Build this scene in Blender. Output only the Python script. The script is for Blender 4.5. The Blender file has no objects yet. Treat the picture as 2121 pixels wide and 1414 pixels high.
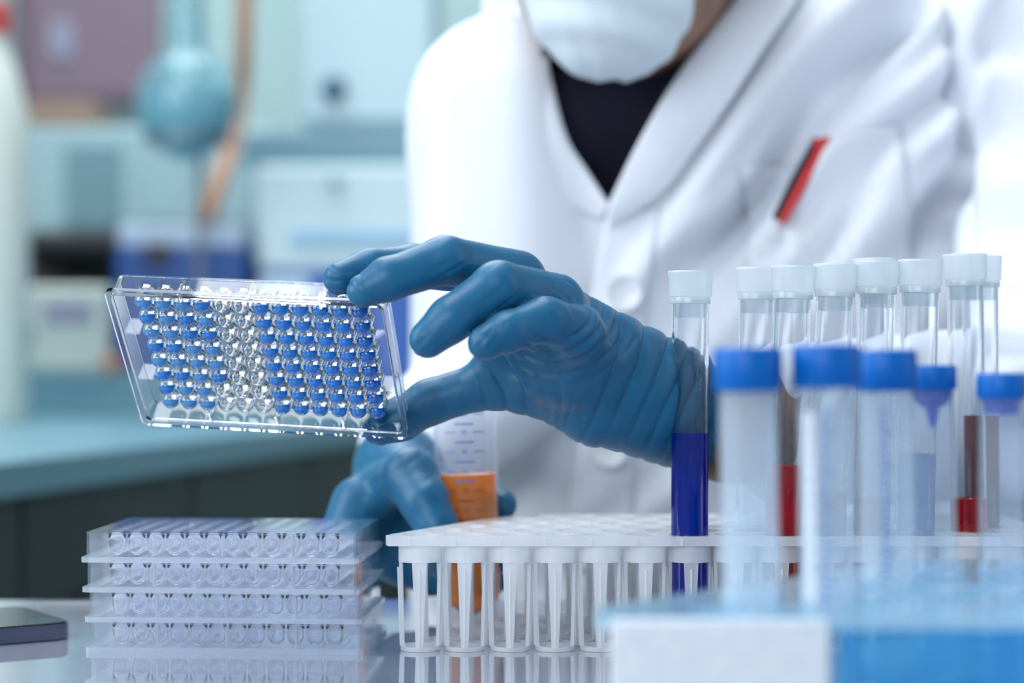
import bpy, bmesh, math, random
import numpy as np
from mathutils import Matrix, Vector
from mathutils.geometry import delaunay_2d_cdt

random.seed(7)
RNG = np.random.default_rng(7)
SC = bpy.context.scene
COL = SC.collection

# ------------------------------------------------------------------ camera
F = 4095.0            # focal length in pixels of the 2121 px wide frame
CX, HY = 1060.5, 730.0  # horizon row
CAMZ = 136.5          # camera height over the bench top, mm
cam_d = bpy.data.cameras.new('camera')
cam_d.sensor_width = 36.0
cam_d.lens = 36.0 * F / 2121.0
cam_d.shift_y = (HY - 707.0) / 2121.0
cam_d.clip_start = 0.05
cam_d.clip_end = 60
cam_d.dof.use_dof = True
cam_d.dof.focus_distance = 0.885
cam_d.dof.aperture_fstop = 4.3
cam = bpy.data.objects.new('camera', cam_d)
COL.objects.link(cam)
cam.location = (0, 0, CAMZ / 1000)
cam.rotation_euler = (math.pi / 2, 0, 0)
SC.camera = cam

# ------------------------------------------------------------------ world, lights, exposure
SC.view_settings.view_transform = 'Standard'
SC.view_settings.look = 'None'
SC.view_settings.gamma = 1.0
SC.view_settings.use_curve_mapping = False
SC.view_settings.exposure = 0.55
W = bpy.data.worlds.new('world')
SC.world = W
W.use_nodes = True
W.node_tree.nodes['Background'].inputs[0].default_value = (0.64, 0.81, 1.0, 1)
W.node_tree.nodes['Background'].inputs[1].default_value = 0.3


def area(name, loc, target, sx, sy, power, col):
    l = bpy.data.lights.new(name, 'AREA')
    l.shape = 'RECTANGLE'
    l.size, l.size_y = sx, sy
    l.energy = power
    l.color = col
    o = bpy.data.objects.new(name, l)
    COL.objects.link(o)
    o.location = loc
    o.rotation_euler = (Vector(target) - Vector(loc)).to_track_quat('-Z', 'Y').to_euler()
    return o


area('window_light', (-1.6, 0.7, 0.95), (0.1, 1.1, 0.15), 0.9, 1.5, 17, (0.93, 0.97, 1.0))
area('front_fill_light', (-0.8, -1.1, 1.0), (0.1, 0.9, 0.1), 1.4, 1.1, 19, (0.92, 0.97, 1.0))  # added fill behind the camera to brighten surfaces facing it, not a window
area('side_softbox_light', (1.5, 0.55, 0.75), (0.1, 1.0, 0.15), 0.5, 1.4, 3, (0.85, 0.93, 1.0))  # added softbox giving the tubes strip highlights, not a window
area('ceiling_light', (-0.3, 1.15, 1.9), (0.0, 1.0, 0.0), 1.6, 0.6, 14, (0.95, 0.98, 1.0))
area('room_ceiling_light', (-0.5, 3.0, 2.2), (-0.6, 3.2, 0.0), 1.6, 1.2, 40, (0.9, 0.97, 1.0))
SC.cycles.use_adaptive_sampling = True
SC.cycles.adaptive_threshold = 0.05
SC.cycles.adaptive_min_samples = 14
SC.cycles.max_bounces = 14
SC.cycles.transmission_bounces = 13
SC.cycles.transparent_max_bounces = 40
SC.cycles.glossy_bounces = 5
SC.cycles.diffuse_bounces = 3


# ------------------------------------------------------------------ helpers
def P(px, py, d):
    """photo pixel and distance (mm) -> place in the room, mm"""
    return np.array([(px - CX) / F * d, d, CAMZ + (HY - py) / F * d])


def s2l(c):
    return tuple((x / 12.92 if x <= 0.04045 else ((x + 0.055) / 1.055) ** 2.4) for x in [v / 255 for v in c])


class MB:
    def __init__(self):
        self.v, self.f, self.n = [], [], 0

    def add(self, v, f):
        v = np.asarray(v, float).reshape(-1, 3)
        self.v.append(v)
        self.f += [tuple(int(i) + self.n for i in q) for q in f]
        self.n += len(v)
        return self

    def verts(self):
        return np.concatenate(self.v) if self.v else np.zeros((0, 3))


def box(c, s, rz=0.0):
    c = np.array(c, float)
    s = np.array(s, float) / 2
    v = np.array([[x, y, z] for z in (-1, 1) for y in (-1, 1) for x in (-1, 1)], float) * s
    if rz:
        ca, sa = math.cos(rz), math.sin(rz)
        v = np.c_[v[:, 0] * ca - v[:, 1] * sa, v[:, 0] * sa + v[:, 1] * ca, v[:, 2]]
    f = [(0, 2, 3, 1), (4, 5, 7, 6), (0, 1, 5, 4), (2, 6, 7, 3), (0, 4, 6, 2), (1, 3, 7, 5)]
    return v + c, f


def lathe(prof, n=32, closed=False, knurl=None):
    """prof: (r, z) from bottom to top; r=0 ends become poles"""
    v, f, rings = [], [], []
    for j, (r, z) in enumerate(prof):
        if r < 1e-6:
            rings.append([len(v)])
            v.append((0, 0, z))
        else:
            st = len(v)
            for i in range(n):
                a = 2 * math.pi * i / n
                rr = r
                if knurl and knurl[0] <= j <= knurl[1]:
                    rr = r * (1 + knurl[2] * (1 if i % 2 else -1))
                v.append((rr * math.cos(a), rr * math.sin(a), z))
            rings.append(list(range(st, st + n)))
    m = len(rings)
    for j in range(m if closed else m - 1):
        a, b = rings[j], rings[(j + 1) % m]
        for i in range(n):
            i2 = (i + 1) % n
            if len(a) == 1 and len(b) == 1:
                continue
            if len(a) == 1:
                f.append((a[0], b[i2], b[i]))
            elif len(b) == 1:
                f.append((a[i], a[i2], b[0]))
            else:
                f.append((a[i], a[i2], b[i2], b[i]))
    return np.array(v, float), f


def pipe(pts, radii, n=12):
    pts = np.array(pts, float)
    radii = np.broadcast_to(np.array(radii, float), (len(pts),))
    v, f = [], []
    up = np.array([0.13, 0.21, 0.97])
    for k, p in enumerate(pts):
        t = pts[min(k + 1, len(pts) - 1)] - pts[max(k - 1, 0)]
        t = t / np.linalg.norm(t)
        a = np.cross(t, up)
        if np.linalg.norm(a) < 1e-3:
            a = np.cross(t, np.array([1.0, 0, 0]))
        a /= np.linalg.norm(a)
        b = np.cross(t, a)
        for i in range(n):
            th = 2 * math.pi * i / n
            v.append(p + radii[k] * (math.cos(th) * a + math.sin(th) * b))
    for k in range(len(pts) - 1):
        for i in range(n):
            j = (i + 1) % n
            f.append((k * n + i, k * n + j, (k + 1) * n + j, (k + 1) * n + i))
    f.append(tuple(range(n))[::-1])
    f.append(tuple((len(pts) - 1) * n + i for i in range(n)))
    return np.array(v), f


def plate(outline, holes, z0, z1, hn=20):
    """flat slab with round holes; outline CCW list of (x, y), holes list of (x, y, r)"""
    vs = [Vector(p) for p in outline]
    k = len(vs)
    es = [(i, (i + 1) % k) for i in range(k)]
    for (x, y, r) in holes:
        st = len(vs)
        for i in range(hn):
            a = 2 * math.pi * i / hn
            vs.append(Vector((x + r * math.cos(a), y + r * math.sin(a))))
        es += [(st + i, st + (i + 1) % hn) for i in range(hn)]
    ov, oe, of, *_ = delaunay_2d_cdt(vs, es, [], 1, 1e-5)
    pts = np.array([(p.x, p.y) for p in ov])
    hs = np.array(holes, float).reshape(-1, 3)
    tri = []
    for t in of:
        c = pts[list(t)].mean(0)
        if len(hs) and (np.hypot(hs[:, 0] - c[0], hs[:, 1] - c[1]) < hs[:, 2] * 0.995).any():
            continue
        tri.append(tuple(t))
    n = len(pts)
    cnt = {}
    for t in tri:
        for i in range(len(t)):
            e = (t[i], t[(i + 1) % len(t)])
            cnt[e] = 1
    f = [tuple(i + n for i in t) for t in tri] + [tuple(t[::-1]) for t in tri]
    for (a, b) in cnt:
        if (b, a) not in cnt:
            f.append((a, b, b + n, a + n))
    v = np.r_[np.c_[pts, np.full(n, z0)], np.c_[pts, np.full(n, z1)]]
    return v, f


def mesh_data(name, v, f, mat, smooth=True):
    me = bpy.data.meshes.new(name)
    me.from_pydata((np.asarray(v) * 0.001).tolist(), [], f)
    me.update()
    if mat:
        me.materials.append(mat)
    if smooth is True:
        for p in me.polygons:
            p.use_smooth = True
    elif smooth:
        for p in me.polygons:
            p.use_smooth = True
        me.set_sharp_from_angle(angle=math.radians(smooth))
    return me


def link(name, me, parent=None, loc=None):
    o = bpy.data.objects.new(name, me)
    COL.objects.link(o)
    o.parent = parent
    if loc is not None:
        o.location = [c * 0.001 for c in loc]
    return o


def mk(name, v, f, mat, parent=None, loc=None, smooth=40, bevel=0):
    """one mesh object; vertices in mm, in the parent's own frame"""
    me = mesh_data(name, v, f, mat, smooth if smooth is not True else True)
    o = link(name, me, parent, loc)
    if bevel:
        b = o.modifiers.new('bevel', 'BEVEL')
        b.width = bevel * 0.001
        b.segments = 3
        b.limit_method = 'ANGLE'
        b.harden_normals = False
    return o


def tag(o, label, cat=None, group=None, kind=None):
    if label:
        o['label'] = label
    if cat:
        o['category'] = cat
    if group:
        o['group'] = group
    if kind:
        o['kind'] = kind
    return o


def thing(name, loc, label, cat, group=None, rot=None):
    o = bpy.data.objects.new(name, None)
    COL.objects.link(o)
    o.location = [c * 0.001 for c in loc]
    if rot is not None:
        o.rotation_euler = rot
    o.empty_display_size = 0.02
    return tag(o, label, cat, group)


# ------------------------------------------------------------------ materials
def principled(name, col, rough=0.5, **kw):
    m = bpy.data.materials.new(name)
    m.use_nodes = True
    b = m.node_tree.nodes['Principled BSDF']
    b.inputs['Base Color'].default_value = (*col, 1)
    b.inputs['Roughness'].default_value = rough
    for k, val in kw.items():
        b.inputs[k.replace('_', ' ')].default_value = val
    return m


def add_noise_color(m, c1, c2, scale, detail=3, bump=0.0, bscale=None, dist=0.001):
    nt = m.node_tree
    b = nt.nodes['Principled BSDF']
    tc = nt.nodes.new('ShaderNodeTexCoord')
    n = nt.nodes.new('ShaderNodeTexNoise')
    n.inputs['Scale'].default_value = scale
    n.inputs['Detail'].default_value = detail
    r = nt.nodes.new('ShaderNodeValToRGB')
    r.color_ramp.elements[0].position = 0.35
    r.color_ramp.elements[1].position = 0.68
    r.color_ramp.elements[0].color = (*c1, 1)
    r.color_ramp.elements[1].color = (*c2, 1)
    nt.links.new(tc.outputs['Object'], n.inputs['Vector'])
    nt.links.new(n.outputs['Fac'], r.inputs['Fac'])
    nt.links.new(r.outputs['Color'], b.inputs['Base Color'])
    if bump:
        n2 = nt.nodes.new('ShaderNodeTexNoise')
        n2.inputs['Scale'].default_value = bscale or scale
        n2.inputs['Detail'].default_value = 4
        bp = nt.nodes.new('ShaderNodeBump')
        bp.inputs['Strength'].default_value = bump
        bp.inputs['Distance'].default_value = dist
        nt.links.new(tc.outputs['Object'], n2.inputs['Vector'])
        nt.links.new(n2.outputs['Fac'], bp.inputs['Height'])
        nt.links.new(bp.outputs['Normal'], b.inputs['Normal'])
    return m


def clear_plastic(name, tint=(0.97, 0.985, 1), milk=0.1, milkcol=(0.9, 0.94, 1), rough=0.05, ior=1.5, trans_mix=0.5, spec=1.0):
    """thin moulded plastic: see-through, a Fresnel gloss and a share of scattered light"""
    m = bpy.data.materials.new(name)
    m.use_nodes = True
    nt = m.node_tree
    nt.nodes.clear()
    N = nt.nodes.new
    out = N('ShaderNodeOutputMaterial')
    tr = N('ShaderNodeBsdfTransparent')
    tr.inputs[0].default_value = (*tint, 1)
    di = N('ShaderNodeBsdfDiffuse')
    di.inputs[0].default_value = (*milkcol, 1)
    tl = N('ShaderNodeBsdfTranslucent')
    tl.inputs[0].default_value = (*milkcol, 1)
    mm = N('ShaderNodeMixShader')
    mm.inputs[0].default_value = trans_mix
    nt.links.new(di.outputs[0], mm.inputs[1])
    nt.links.new(tl.outputs[0], mm.inputs[2])
    m1 = N('ShaderNodeMixShader')
    m1.inputs[0].default_value = milk
    nt.links.new(tr.outputs[0] if milk < 1 else mm.outputs[0], m1.inputs[1])
    if milk >= 1:
        nt.nodes.remove(tr)
    nt.links.new(mm.outputs[0], m1.inputs[2])
    gl = N('ShaderNodeBsdfGlossy')
    gl.inputs['Roughness'].default_value = rough
    gl.inputs['Color'].default_value = (spec, spec, spec, 1)
    lw = N('ShaderNodeLayerWeight')      # Schlick's Fresnel, the same from both faces of a thin wall
    lw.inputs['Blend'].default_value = 0.5
    pw = N('ShaderNodeMath')
    pw.operation = 'POWER'
    pw.inputs[1].default_value = 5.0
    f0 = ((ior - 1) / (ior + 1)) ** 2
    fr = N('ShaderNodeMath')
    fr.operation = 'MULTIPLY_ADD'
    fr.inputs[1].default_value = 1 - f0
    fr.inputs[2].default_value = f0
    nt.links.new(lw.outputs['Facing'], pw.inputs[0])
    nt.links.new(pw.outputs[0], fr.inputs[0])
    m2 = N('ShaderNodeMixShader')
    nt.links.new(fr.outputs[0], m2.inputs[0])
    nt.links.new(m1.outputs[0], m2.inputs[1])
    nt.links.new(gl.outputs[0], m2.inputs[2])
    nt.links.new(m2.outputs[0], out.inputs[0])
    return m


def glass(name, col=(1, 1, 1), rough=0.0, ior=1.47):
    return principled(name, col, rough, Transmission_Weight=1.0, IOR=ior)


M = {}
M['table'] = principled('bench_laminate', s2l((150, 156, 172)), 0.05, IOR=1.6, Coat_Weight=0.8, Coat_Roughness=0.02)
M['table_edge'] = principled('bench_edge', s2l((190, 196, 206)), 0.4)
M['metal_leg'] = principled('grey_metal', s2l((120, 128, 135)), 0.4, Metallic=0.7)
M['plate_clear'] = clear_plastic('clear_polystyrene', milk=0.03, rough=0.06)
M['plate_rim'] = clear_plastic('thick_polystyrene', tint=(0.97, 0.99, 1), milk=0.09, rough=0.05)
M['stack_rim'] = clear_plastic('stack_thick_polystyrene', tint=(0.95, 0.97, 1), milk=0.3, rough=0.09)
M['well_clear'] = clear_plastic('well_polystyrene', tint=(0.96, 0.98, 1), milk=0.13, milkcol=(0.95, 0.97, 1), rough=0.04, trans_mix=0.6, ior=1.9)
M['stack_clear'] = clear_plastic('stack_polystyrene', tint=(0.985, 0.99, 1), milk=0.025, rough=0.07)
M['stack_well'] = clear_plastic('stack_well_polystyrene', tint=(0.98, 0.985, 1), milk=0.05, rough=0.07)
M['stack_front_well'] = glass('stack_well_glass', (0.98, 0.985, 1.0), 0.06, 1.16)
M['rim_glass'] = glass('rim_glass', (0.98, 0.99, 1.0), 0.0, 1.4)
M['well_glass'] = glass('well_glass', (0.98, 0.99, 1.0), 0.0, 1.45)
M['white_pp'] = clear_plastic('white_polypropylene', tint=(0.96, 0.97, 1), milk=0.66, milkcol=(0.965, 0.975, 0.99), rough=0.28, trans_mix=0.45)
M['cap_pp'] = clear_plastic('cap_polyethylene', tint=(0.93, 0.97, 1), milk=0.6, milkcol=(0.9, 0.95, 0.98), rough=0.25, trans_mix=0.45)
M['plug_pp'] = clear_plastic('plug_polyethylene', tint=(0.9, 0.95, 0.98), milk=0.3, milkcol=(0.93, 0.97, 0.99), rough=0.15)
M['glass'] = glass('tube_glass', (0.97, 0.985, 1.0))
M['fg_tube'] = clear_plastic('frosted_polypropylene', tint=(0.95, 0.98, 1), milk=0.22, milkcol=(0.88, 0.94, 1.0), rough=0.2)
M['fg_clear'] = clear_plastic('clear_tube_plastic', tint=(0.95, 0.975, 1), milk=0.08, milkcol=(0.88, 0.94, 1.0), rough=0.12)
M['blue_cap'] = principled('blue_cap_plastic', s2l((0, 98, 184)), 0.4, Specular_IOR_Level=0.25)
M['blue_plug'] = clear_plastic('blue_plug_plastic', tint=(0.15, 0.4, 0.95), milk=0.7, milkcol=s2l((4, 104, 215)), rough=0.25)
M['rack_blue'] = clear_plastic('blue_rack_plastic', tint=(0.78, 0.92, 1), milk=0.5, milkcol=s2l((205, 234, 245)), rough=0.15)
M['rack_blue_deep'] = clear_plastic('blue_rack_wall_plastic', tint=(0.6, 0.88, 1), milk=0.36, milkcol=s2l((100, 200, 238)), rough=0.12)
M['card'] = add_noise_color(principled('white_card', s2l((225, 230, 238)), 0.9), s2l((222, 228, 236)), s2l((232, 236, 242)), 300, bump=0.4, bscale=900, dist=0.0006)
M['blue_liquid'] = clear_plastic('blue_dye_solution', tint=(0.0, 0.05, 0.8), milk=0.7, milkcol=(0.0, 0.055, 0.7), rough=0.1, ior=1.1, trans_mix=0.5)
M['pale_blue_liquid'] = clear_plastic('clear_blue_solution', tint=(0.2, 0.55, 0.9), milk=0.3, milkcol=(0.05, 0.28, 0.75), rough=0.1, ior=1.1)
M['red_liquid'] = clear_plastic('red_solution', tint=(0.85, 0.02, 0.012), milk=0.5, milkcol=(1.0, 0.012, 0.006), rough=0.1, ior=1.1)
M['dark_red_liquid'] = clear_plastic('dark_red_solution', tint=(0.55, 0.012, 0.012), milk=0.4, milkcol=(0.42, 0.006, 0.008), rough=0.1, ior=1.1)
M['orange_liquid'] = clear_plastic('orange_solution', tint=(1.0, 0.55, 0.04), milk=0.55, milkcol=(1.0, 0.40, 0.0), rough=0.2, ior=1.1, trans_mix=0.6)
M['print_blue'] = principled('blue_print', s2l((70, 120, 200)), 0.6)
M['print_dark'] = principled('dark_print', s2l((120, 60, 5)), 0.6)
M['nitrile'] = add_noise_color(principled('blue_nitrile', s2l((20, 96, 134)), 0.42, Sheen_Weight=0.08, Sheen_Roughness=0.4, Specular_IOR_Level=0.4),
                               s2l((18, 92, 130)), s2l((25, 101, 140)), 60, bump=0.25, bscale=420, dist=0.0006)
M['skin'] = add_noise_color(principled('skin', s2l((140, 98, 76)), 0.5, Subsurface_Weight=0.1, Subsurface_Radius=(0.01, 0.004, 0.002)),
                            s2l((132, 92, 70)), s2l((148, 106, 82)), 40)
M['coat'] = add_noise_color(principled('white_cotton', (0.75, 0.785, 0.86), 0.85), (0.74, 0.775, 0.85), (0.76, 0.795, 0.87), 12, bump=0.15, bscale=1500, dist=0.0003)
M['shirt'] = principled('navy_knit', s2l((26, 27, 48)), 0.85)
M['mask'] = principled('mask_fleece', s2l((222, 234, 240)), 0.9)
M['hair'] = principled('dark_hair', s2l((38, 28, 24)), 0.6)
M['eye'] = principled('eye_white', s2l((225, 225, 222)), 0.2)
M['button'] = principled('white_button', s2l((228, 232, 238)), 0.35)
M['pen_red'] = principled('red_pen_plastic', s2l((200, 40, 45)), 0.35)
M['pen_black'] = principled('black_pen_plastic', s2l((22, 22, 30)), 0.35)
M['phone_black'] = principled('phone_glass', s2l((14, 16, 20)), 0.06)
M['phone_side'] = principled('phone_metal', s2l((110, 108, 125)), 0.25, Metallic=0.9)
DYE = [principled('blue_dye_%s' % n, s2l(c), 0.2, Specular_IOR_Level=0.3) for n, c in
       (('deep', (0, 122, 228)), ('medium', (36, 152, 252)), ('light', (90, 178, 252)))]

#--SETTING--
# ------------------------------------------------------------------ the room
M['wall'] = add_noise_color(principled('wall_paint', s2l((170, 196, 196)), 0.8), s2l((160, 186, 186)), s2l((178, 204, 204)), 1.5)
M['floor'] = add_noise_color(principled('floor_vinyl', s2l((120, 128, 126)), 0.4), s2l((112, 120, 118)), s2l((126, 134, 132)), 3)
o = mk('wall_back', *box((-300, 4560, 700), (6000, 120, 3000)), M['wall'])
tag(o, 'pale teal painted wall behind the far bench', kind='structure')
o = mk('wall_left', *box((-3260, 1900, 700), (120, 5440, 3000)), M['wall'])
tag(o, 'pale teal painted side wall of the laboratory', kind='structure')
o = mk('floor', *box((-300, 1900, -820), (6000, 5440, 40)), M['floor'])
tag(o, 'grey vinyl laboratory floor', kind='structure')

# work bench in front
t = thing('lab_bench', (0, 700, -800), 'glossy pale grey laboratory bench carrying the racks and stacked plates', 'bench')
mk('worktop', *box((0, 0, 780), (3000, 790, 40)), M['table'], t, bevel=3)
mk('edge_band', *box((0, 397, 780), (3000, 4, 36)), M['table_edge'], t)
for x in (-1400, 1400):
    for y in (-340, 340):
        mk('leg', *box((x, y, 380), (50, 50, 760)), M['metal_leg'], t, bevel=3)

# far bench running away from the camera
A, B = np.array([-445.0, 1640.0]), np.array([-150.0, 2950.0])
A0 = A - (B - A) * 0.2
M['teal_top'] = principled('teal_worktop', s2l((104, 148, 162)), 0.35)
M['dark_front'] = add_noise_color(principled('slate_cabinet', s2l((58, 70, 70)), 0.5), s2l((48, 58, 58)), s2l((66, 80, 78)), 2.2)
M['green_front'] = principled('green_cabinet', s2l((104, 140, 130)), 0.6)
t = thing('wall_bench', (-900, 2600, -800), 'long teal topped wall bench with dark slate cabinet fronts', 'bench')
ol = [(A0[0], A0[1]), (B[0], B[1]), (-404, B[1]), (-404, 4450), (-2600, 4450), (-2600, A0[1])]
ol = [(x + 900, y - 2600) for x, y in ol]
mk('worktop', *plate(ol, [], 812, 842), M['teal_top'], t)
dvec = (B - A0) / np.linalg.norm(B - A0)
nvec = np.array([dvec[1], -dvec[0]])
L = np.linalg.norm(B - A0)
nd = 4
for k in range(nd):
    c = A0 + dvec * (L * (k + 0.5) / nd) - nvec * 40
    v, f = box((0, 0, 0), (L / nd - 8, 30, 790), math.atan2(dvec[1], dvec[0]))
    dr = mk('cabinet_door', v + np.array([c[0] + 900, c[1] - 2600, 415]), f, M['dark_front'], t, bevel=3)
    c2 = c + nvec * 24
    v, f = box((0, 0, 0), (160, 12, 14), math.atan2(dvec[1], dvec[0]))
    mk('handle', v + np.array([c2[0] + 900, c2[1] - 2600, 700]), f, M['metal_leg'], dr)
mk('end_panel', *box((B[0] + 900 - 560, 2950 - 2600 - 20, 415), (1080, 30, 790)), M['dark_front'], t)

t = thing('base_cabinet', P(690, 1010, 3700) * np.array([1, 1, 0]) + np.array([0, 0, -800]), 'grey green base cabinet standing beyond the end of the wall bench', 'cabinet')
mk('carcass', *box((30, 0, 400), (620, 500, 796)), M['green_front'], t, bevel=4)
for s in (-1, 1):
    d_ = mk('door', *box((30 + s * 155, -258, 400), (300, 16, 780)), M['green_front'], t, bevel=3)
    mk('handle', *box((30 + s * 40, -272, 560), (12, 14, 120)), M['metal_leg'], d_)

# ------------------------------------------------------------------ things on the far bench
M['cream'] = principled('cream_enamel', s2l((196, 206, 198)), 0.5)
M['pale_box'] = principled('pale_enamel', s2l((198, 222, 230)), 0.45)
M['device_white'] = principled('white_enamel', s2l((206, 226, 232)), 0.45)
M['device_blue'] = principled('royal_blue_enamel', s2l((48, 100, 185)), 0.4)
M['band_blue'] = principled('sky_blue_stripe', s2l((150, 192, 220)), 0.5)
M['ledge'] = principled('ledge_grey', s2l((120, 158, 172)), 0.5)
M['navy_box'] = principled('navy_crate', s2l((24, 78, 150)), 0.45)
M['lid'] = principled('pale_lid', s2l((188, 202, 226)), 0.4)
M['teal_grey'] = principled('grey_teal_enamel', s2l((150, 178, 184)), 0.5)
M['teal_grey_dark'] = principled('dark_teal_panel', s2l((104, 138, 148)), 0.5)
M['dark_wood'] = principled('dark_brown_wood', s2l((70, 54, 52)), 0.6)
M['mauve'] = principled('mauve_panel', s2l((128, 108, 122)), 0.6)
M['mauve_dark'] = principled('dark_mauve_panel', s2l((104, 84, 96)), 0.6)
M['lilac'] = principled('lilac_grey', s2l((148, 148, 170)), 0.5)
M['red'] = principled('red_plastic', s2l((205, 60, 52)), 0.4)
M['hose'] = principled('tan_rubber', s2l((190, 138, 105)), 0.5)
M['tan'] = principled('tan_card', s2l((146, 122, 104)), 0.7)
M['bottle'] = principled('milky_bottle', s2l((214, 222, 212)), 0.4)
M['flask'] = clear_plastic('teal_flask_glass', tint=(0.82, 0.94, 0.97), milk=0.3, milkcol=s2l((160, 204, 212)), rough=0.05)
M['flask_liquid'] = principled('pale_teal_liquid', s2l((140, 190, 204)), 0.3)
M['knob_dark'] = principled('dark_knob', s2l((70, 104, 128)), 0.5)
M['knob_blue'] = principled('slate_blue_knob', s2l((96, 132, 158)), 0.5)


def pbox(x0, y0, x1, y1, d, depth, org):
    a, b = P(x0, y1, d), P(x1, y0, d)
    c = (a + b) / 2 + np.array([0, depth / 2, 0]) - org
    return box(c, (b[0] - a[0], depth, b[2] - a[2]))


DS = 2950.0
zr = 842 - 800.0
# riser shelf on the bench
org = P(300, 700, DS); org[2] = zr
t = thing('riser_shelf', org, 'low teal riser shelf standing along the wall bench', 'shelf')
zt = CAMZ + (HY - 772) / F * DS
x0, x1 = P(-260, 0, DS)[0], -407.0
mk('shelf_board', *box(((x0 + x1) / 2 - org[0], 190, zt - zr - 8), (x1 - x0, 380, 16)), M['teal_top'], t, bevel=2)
mk('front_board', *box(((x0 + x1) / 2 - org[0], 12, (zt - zr - 16) / 2), (x1 - x0, 20, zt - zr - 16)), M['teal_top'], t, bevel=2)

org = P(110, 770, DS + 20); org[2] = zt
t = thing('cream_instrument', org, 'cream benchtop instrument with a round slate blue dial', 'instrument')
mk('housing', *pbox(-120, 592, 222, 771, DS + 20, 150, org), M['cream'], t, bevel=8)
v, f = lathe([(0, -2), (26, -2), (26, 8), (20, 14), (0, 14)], 24)
v = np.c_[v[:, 0], -v[:, 2], v[:, 1]]
mk('dial', v + P(30, 690, DS + 18) - org, f, M['knob_blue'], t)
mk('display', *pbox(90, 625, 190, 670, DS + 16, 6, org), M['lilac'], t)
org = P(232, 771, DS + 10); org[2] = zt
v, f = lathe([(0, 0), (14, 0), (15, 3), (15, 22), (9, 26), (0, 26)], 20)
tag(mk('stopper', v, f, M['hose'], loc=org), 'small tan rubber stopper beside the cream instrument', 'stopper')

org = P(370, 770, DS + 60); org[2] = zt
t = thing('storage_crate', org, 'navy blue plastic crate with a pale lavender lid', 'crate')
mk('body', *pbox(238, 512, 506, 772, DS + 60, 180, org), M['navy_box'], t, bevel=6)
mk('lid', *pbox(244, 466, 500, 512, DS + 62, 176, org), M['lid'], t, bevel=6)
mk('clip', *pbox(300, 505, 350, 545, DS + 52, 8, org), M['dark_wood'], t, bevel=2)

# wall shelf with the grey teal oven
DW = 3600.0
org = P(250, 495, DW)
t = thing('wall_shelf', org, 'dark brown wooden wall shelf under the grey teal oven', 'shelf')
mk('board', *pbox(-60, 486, 480, 502, DW, 700, org), M['dark_wood'], t, bevel=2)
mk('shade_panel', *pbox(50, 502, 300, 640, DW + 600, 20, org), M['dark_wood'], t)  # dark sheet standing in for the shadow beneath the shelf
for px in (60, 440):
    mk('bracket', *pbox(px - 6, 502, px + 6, 560, DW + 200, 480, org), M['dark_wood'], t)
org = P(250, 485, DW + 30)
t = thing('drying_oven', org, 'wide grey teal drying oven on the wall shelf', 'oven')
mk('housing', *pbox(50, 262, 560, 485, DW + 30, 420, org), M['teal_grey'], t, bevel=10)
mk('door', *pbox(135, 300, 250, 470, DW + 22, 10, org), M['teal_grey_dark'], t, bevel=3)
mk('vent_panel', *pbox(290, 300, 520, 460, DW + 24, 8, org), M['teal_grey'], t, bevel=3)
org = P(120, 262, DW + 60)
tag(mk('cardboard_tray', *pbox(55, 208, 195, 261, DW + 60, 200, org), M['tan'], loc=org, bevel=4), 'tan cardboard tray lying on top of the grey teal oven', 'tray')

# mauve notice board on the wall
org = P(190, 90, 4440)
t = thing('notice_board', org, 'mauve notice board hanging on the back wall', 'board')
mk('panel', *pbox(45, -180, 330, 196, 4440, 30, org), M['mauve'], t, bevel=3)
mk('frame_strip', *pbox(30, 196, 345, 212, 4436, 36, org), M['mauve_dark'], t)
mk('frame_strip', *pbox(30, -180, 62, 200, 4436, 36, org), M['mauve_dark'], t)
mk('note', *pbox(105, 40, 150, 120, 4430, 6, org), M['lilac'], t)

# white bottle with the red cap at the picture's edge
org = P(-20, 560, 2700); org[2] = zr
t = thing('reagent_bottle', org, 'milky white reagent bottle with a bright red cap', 'bottle')
k = 2700 / F
zb = P(0, 90, 2700)[2] - zr
v, f = lathe([(0, 0), (48, 0), (52, 6), (52, zb - 150), (49, zb - 90), (34, zb - 30), (21, zb), (21, zb + 20), (0, zb + 20)], 32)
mk('body', v, f, M['bottle'], t)
v, f = lathe([(0, zb + 12), (26, zb + 12), (26, zb + 52), (22, zb + 56), (0, zb + 56)], 32)
mk('cap', v, f, M['red'], t)

# round flask with a long neck, on a ring stand
org = P(388, 330, 2800); org[2] = zr
t = thing('round_flask', org, 'round teal glass flask with a tall neck on a ring stand', 'flask')
cz = P(0, 215, 2800)[2] - zr
R_ = 72.0
prof = [(R_ * math.sin(a), cz - R_ * math.cos(a) * 1.12) for a in np.linspace(0, 2.75, 22)] + [(24, cz + 150), (24, cz + 260), (28, cz + 264)]
mk('bulb', *lathe(prof, 32), M['flask'], t)
prof = [((R_ - 4) * math.sin(a), cz - (R_ - 4) * math.cos(a) * 1.12) for a in np.linspace(0, 1.75, 14)] + [(0, cz + 16)]
mk('liquid', *lathe(prof, 32), M['flask_liquid'], t)
mk('stopper', *lathe([(0, cz + 240), (20, cz + 240), (22, cz + 290), (0, cz + 290)], 20), M['cream'], t)
v, f = lathe([(56, cz - 56), (62, cz - 56), (62, cz - 48), (56, cz - 48)], 32, closed=True)
mk('ring', v, f, M['metal_leg'], t)
mk('rod', *pipe([(0, 110, 0), (0, 110, cz + 420)], 6), M['metal_leg'], t)
mk('clamp_arm', *pipe([(0, 110, cz - 58), (0, 64, cz - 58)], 5), M['metal_leg'], t)
mk('foot', *box((0, 70, 6), (140, 130, 12)), M['metal_leg'], t, bevel=3)

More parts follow.
